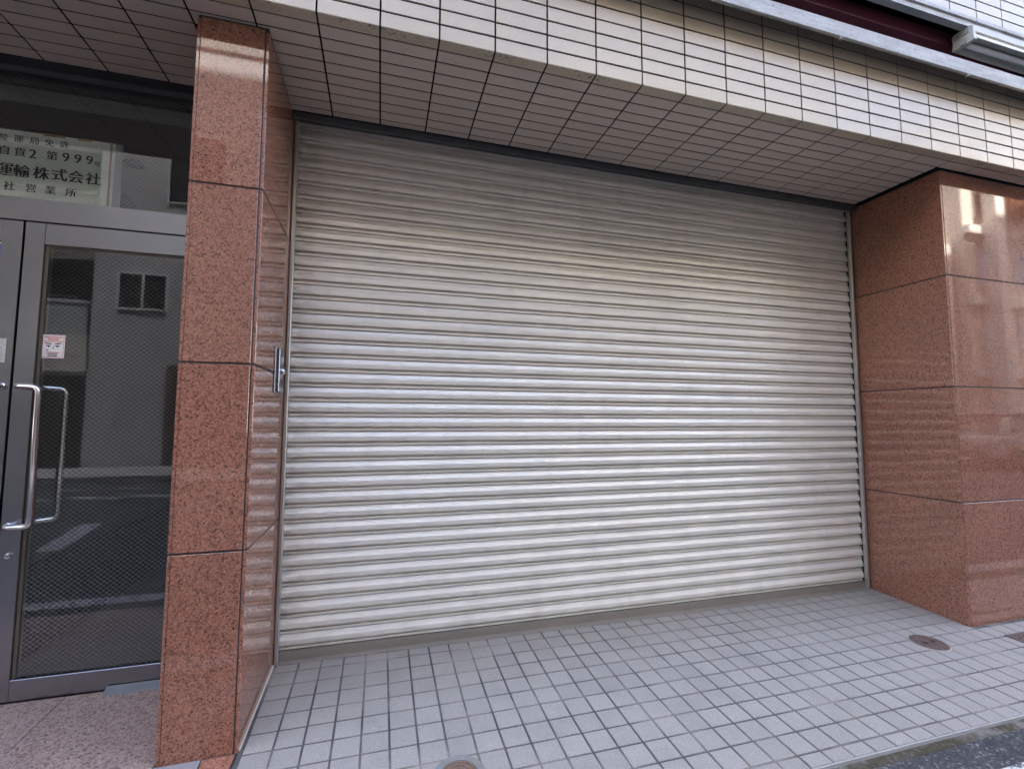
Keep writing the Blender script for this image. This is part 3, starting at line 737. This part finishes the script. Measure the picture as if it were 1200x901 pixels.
for a, b in ((3.820, 3.8445), (5.0905, 5.115)):
    e = obj('end_cap', extrude_x([(-0.748, 3.4300), (-0.742, 3.4730), (-0.744, 3.5180), (-0.73, 3.5300), (-0.65, 3.5300), (-0.637, 3.5180), (-0.640, 3.4730), (-0.634, 3.4300)], a, b), M_white, lf)
    bm = bmesh.new(); lathe(bm, [(0.021, -0.008), (0.021, 0.006), (0.012, 0.010)], (a - 0.004 if a < 4 else b + 0.004, -0.69, 3.4500), 16, 'x'); obj('lamp_holder', bm, M_beam, e)
    b2 = B(a - 0.006, a - 0.0005, -0.725, -0.655, 3.4880, 3.5180) if a < 4 else B(b + 0.0005, b + 0.006, -0.725, -0.655, 3.4880, 3.5180); obj('cap_screw_plate', b2, M_beam, e)
for x in (4.05, 4.85): obj('bracket', B(x, x + 0.04, -0.668, -0.646, 3.5335, 3.75), M_beam, lf)

# ------------------------------------------------------------------ across the street (seen mirrored in the glass and the polished granite)
M_wallgrey = plain('blue_grey_render', (0.46, 0.465, 0.48), 0.85, var=0.08)
M_wallcream = plain('cream_render', (0.62, 0.57, 0.48), 0.85, var=0.08)
M_wallwhite = plain('off_white_render', (0.66, 0.64, 0.59), 0.85, var=0.06)
M_wallbrick = plain('orange_brick_tile', (0.46, 0.19, 0.10), 0.7, var=0.15)
M_walldark = plain('dark_brown_tile', (0.12, 0.10, 0.085), 0.5, var=0.15)
M_winframe = plain('window_aluminium', (0.70, 0.70, 0.70), 0.5, 0.0)
def winglass():
    b = NB('window_glass_dark'); n = b.noise(b.pos(), 0.9, 2)
    b.set(Base_Color=b.mix(n, (0.03, 0.035, 0.04), (0.07, 0.075, 0.08)), Roughness=0.05, IOR=1.5); return b.m
M_wing = winglass()
M_frost = plain('frosted_panel', (0.42, 0.46, 0.47), 0.35, var=0.05)
YO = -10.2
struct('far_pavement', sheet(-60, 70, YO + 0.02, -8.185, ZR + 0.12, 0.3), M_conc)
def window(par, x0, x1, z0, z1, y=YO, halves=2):
    f = bmesh.new(); d = 0.045
    for a in ((x0, x1, z0, z0 + d), (x0, x1, z1 - d, z1), (x0, x0 + d, z0 + d, z1 - d), (x1 - d, x1, z0 + d, z1 - d)): box(f, a[0], a[1], y - 0.02, y + 0.05, a[2], a[3])
    for i in range(1, halves): xm = x0 + (x1 - x0) * i / halves; box(f, xm - d / 2, xm + d / 2, y - 0.02, y + 0.045, z0 + d, z1 - d)
    fo = obj('window', f, M_winframe, par); obj('pane', B(x0 + d, x1 - d, y + 0.003, y + 0.012, z0 + d, z1 - d), M_wing, fo)
def block(label, x0, x1, h, mat, y=YO, dep=9):
    t = thing('street_building', label, 'building', ((x0 + x1) / 2, y, ZR), 'buildings across the street'); obj('wall', B(x0, x1, y - dep, y, -0.3, h), mat, t); return t
# grey house with the sliding window
g = block('blue grey house with sliding windows mirrored in the glass door', -5.95, 5.2, 9.6, M_wallgrey)
for x, z0, z1 in ((-5.48, 3.66, 4.55), (-1.6, 3.66, 4.75), (1.9, 3.66, 4.75)): window(g, x, x + (1.02 if x < -5 else 1.6), z0, z1)
for x in (-4.6, -1.2, 2.2): window(g, x, x + 1.6, 6.3, 7.5)
obj('garage_door', B(-4.4, -1.4, YO + 0.003, YO + 0.03, -0.02, 2.4), M_walldark, g); obj('entrance_porch', B(0.4, 4.6, YO + 0.004, YO + 0.5, 2.3, 2.5), M_conc, g)
obj('parapet', B(-6.0, 5.25, YO - 9.1, YO + 0.06, 9.601, 9.85), M_conc, g)
M_balc = plain('darkened_balcony_render', (0.20, 0.195, 0.185), 0.8)  # upper balconies darkened in colour to dim their reflection in the transom
# apartment block with balconies
a = block('apartment block with stacked balconies mirrored in the glass door', -17.0, -6.02, 17.5, M_walldark, YO - 1.3)
for fl_ in range(6):
    zb = 2.2 + fl_ * 2.55
    bal = obj('balcony', B(-16.8, -6.0, YO - 0.12, YO + 0.02, zb, zb + 0.84), M_wallwhite if fl_ == 0 else M_balc, a)
    obj('balcony_floor', B(-16.8, -6.03, YO - 1.298, YO - 0.121, zb, zb + 0.15), M_wallwhite if fl_ == 0 else M_balc, a)
    obj('screen', B(-16.8, -6.04, YO - 0.06, YO - 0.04, zb + 0.86, zb + 1.56), M_frost if fl_ == 0 else M_balc, bal)
    obj('rail', B(-16.8, -6.0, YO - 0.08, YO - 0.01, zb + 1.57, zb + 1.63), M_winframe if fl_ == 0 else M_balc, bal)
    for i in range(4): window(a, -16.2 + i * 2.5, -14.4 + i * 2.5, zb + 0.2, zb + 2.0, YO - 1.3)
# further along
c = block('cream corner building with tall windows, mirrored in the broad granite pillar', 5.35, 14.2, 11.0, M_wallcream)
for fl_ in range(3):
    for i in range(4): window(c, 6.0 + i * 2.1, 7.4 + i * 2.1, 3.6 + fl_ * 2.6, 5.2 + fl_ * 2.6)
obj('shop_front', B(5.8, 13.8, YO + 0.003, YO + 0.02, 0.1, 2.5), M_wing, c); obj('awning', B(5.6, 14.0, YO + 0.021, YO + 0.9, 2.6, 2.8), M_wallwhite, c)
d = block('white block with plain upper floors, mirrored in the broad granite pillar', 14.5, 20.4, 7.6, M_wallwhite)
for fl_ in range(2):
    for i in range(3): window(d, 15.0 + i * 1.8, 16.1 + i * 1.8, 3.3 + fl_ * 2.2, 4.5 + fl_ * 2.2)
e = block('cream building with an orange balcony panel, mirrored in the broad granite pillar', 20.6, 31.0, 12.5, M_wallcream, YO + 0.3)
for fl_ in range(4):
    for i in range(5): window(e, 21.2 + i * 2.0, 22.5 + i * 2.0, 3.4 + fl_ * 2.6, 4.8 + fl_ * 2.6, YO + 0.3)
    obj('band', B(20.58, 31.0, YO + 0.303, YO + 0.5, 2.7 + fl_ * 2.6, 3.0 + fl_ * 2.6), M_wallwhite, e)
obj('balcony_panel', B(22.0, 24.6, YO + 0.51, YO + 1.3, 8.75, 9.75), M_wallbrick, e); obj('pier', B(21.3, 21.75, YO + 0.51, YO + 0.9, -0.2, 12.4), M_wallwhite, e)
f_ = block('tall cream block at the far left across the street', -32.0, -17.2, 16.5, M_wallcream)  # height raised to block sky light from the left
for fl_ in range(3):
    for i in range(6): window(f_, -31.0 + i * 2.2, -29.6 + i * 2.2, 3.4 + fl_ * 2.5, 4.8 + fl_ * 2.5)
h_ = block('low grey block beyond the cream building with the orange panel', 31.4, 48, 9.0, M_wallgrey)
for i in range(6): window(h_, 32.4 + i * 2.4, 34 + i * 2.4, 4.0, 5.6)
nb = thing('shade_building', 'out-of-view plain building added beyond the broad granite pillar to shade the street', 'building', (28, -0.4, ZR)); obj('wall', B(18.3, 38, -0.4, 9, -0.3, 21.0), M_wallwhite, nb)  # added out of view to shade the right end of the street
for i in range(6): window(nb, 19 + i * 2.6, 20.6 + i * 2.6, 4, 5.5, -0.42)

nl = thing('shade_building', 'out-of-view plain building added beyond the entrance to darken the left side', 'building', (-26, -0.4, ZR)); obj('wall', B(-42, -12.3, -0.4, 9, -0.3, 24.0), M_wallwhite, nl)  # added out of view to cut sunlight on the left of the street
for i in range(6): window(nl, -41 + i * 2.6, -39.4 + i * 2.6, 4, 5.5, -0.42)
# parked car
M_car = NB('silver_car_paint').set(Base_Color=(0.42, 0.43, 0.45), Roughness=0.28, Metallic=0.6, Coat_Weight=0.8).m
car = thing('parked_car', 'silver hatchback parked across the street, mirrored in the broad granite pillar', 'car', (16.7, -7.0, ZR))
cx0, cy = 14.6, -7.15
def car_shell(prof, ws, bm):
    """prof: (x, z) outline, ws: half width at z"""
    L = [bm.verts.new((cx0 + x, cy - ws(z), ZR + z)) for x, z in prof]; Rr = [bm.verts.new((cx0 + x, cy + ws(z), ZR + z)) for x, z in prof]
    n_ = len(prof)
    for i in range(n_): bm.faces.new((L[i], L[(i + 1) % n_], Rr[(i + 1) % n_], Rr[i]))
    bm.faces.new(L); bm.faces.new(Rr[::-1]); return bm
bodyp = [(0.05, 0.35), (0.0, 0.55), (0.06, 0.78), (0.35, 0.88), (1.05, 0.98), (3.95, 1.02), (4.10, 0.85), (4.12, 0.45), (4.05, 0.30), (3.65, 0.26), (3.55, 0.50), (3.3, 0.62), (3.05, 0.50), (2.95, 0.24), (1.2, 0.24), (1.1, 0.5), (0.85, 0.62), (0.6, 0.5), (0.5, 0.28)]
b0 = obj('body', car_shell(bodyp, lambda z: 0.84 - 0.05 * max(0, z - 0.75) / 0.25, bmesh.new()), M_car, car)
obj('roof', car_shell([(1.55, 1.40), (1.75, 1.455), (2.6, 1.48), (3.3, 1.44), (3.55, 1.38), (3.3, 1.40), (2.6, 1.44), (1.75, 1.415)], lambda z: 0.62, bmesh.new()), M_car, car)
obj('glasshouse', car_shell([(1.0, 0.985), (1.62, 1.40), (2.6, 1.435), (3.4, 1.39), (3.92, 1.02)], lambda z: 0.78 - 0.17 * (z - 0.98) / 0.45, bmesh.new()), M_wing, car)
for s in (-1, 1):
    for x in (0.85, 3.3):
        bm = bmesh.new(); lathe(bm, [(0.20, -0.1), (0.30, -0.1), (0.315, -0.07), (0.315, 0.07), (0.30, 0.1), (0.20, 0.1)], (cx0 + x, cy + s * 0.75, ZR + 0.315), 28, 'y'); tw_ = obj('wheel', bm, M_black, car)
        bm = bmesh.new(); lathe(bm, [(0.19, -0.09), (0.195, 0.085 * 1), (0.05, 0.06), (0.04, 0.09)] if s < 0 else [(0.19, 0.09), (0.195, -0.085), (0.05, -0.06), (0.04, -0.09)], (cx0 + x, cy + s * 0.755, ZR + 0.315), 28, 'y'); obj('rim', bm, M_winframe, tw_)
    for x in (1.2, 2.35): 
        bm = bmesh.new(); tube(bm, [(cx0 + x + 0.02, cy + s * 0.80, ZR + 0.99), (cx0 + x + 1.2, cy + s * 0.80, ZR + 1.00)], 0.02, 8); obj('window_trim', bm, M_chrome, car)
    obj('headlight', B(cx0 - 0.01, cx0 + 0.2, cy + s * 0.62 - 0.14, cy + s * 0.62 + 0.14, ZR + 0.62, ZR + 0.76, bev=0.03), M_tube, car); obj('tail_light', B(cx0 + 4.0, cx0 + 4.13, cy + s * 0.65 - 0.12, cy + s * 0.65 + 0.12, ZR + 0.62, ZR + 0.92, bev=0.02), M_red, car)
    obj('mirror', B(cx0 + 1.2, cx0 + 1.32, cy + s * 0.93 - 0.09, cy + s * 0.93 + 0.09, ZR + 0.98, ZR + 1.1, bev=0.02), M_car, car)
for o in bpy.data.objects:
    if '_w' in o: del o['_w']
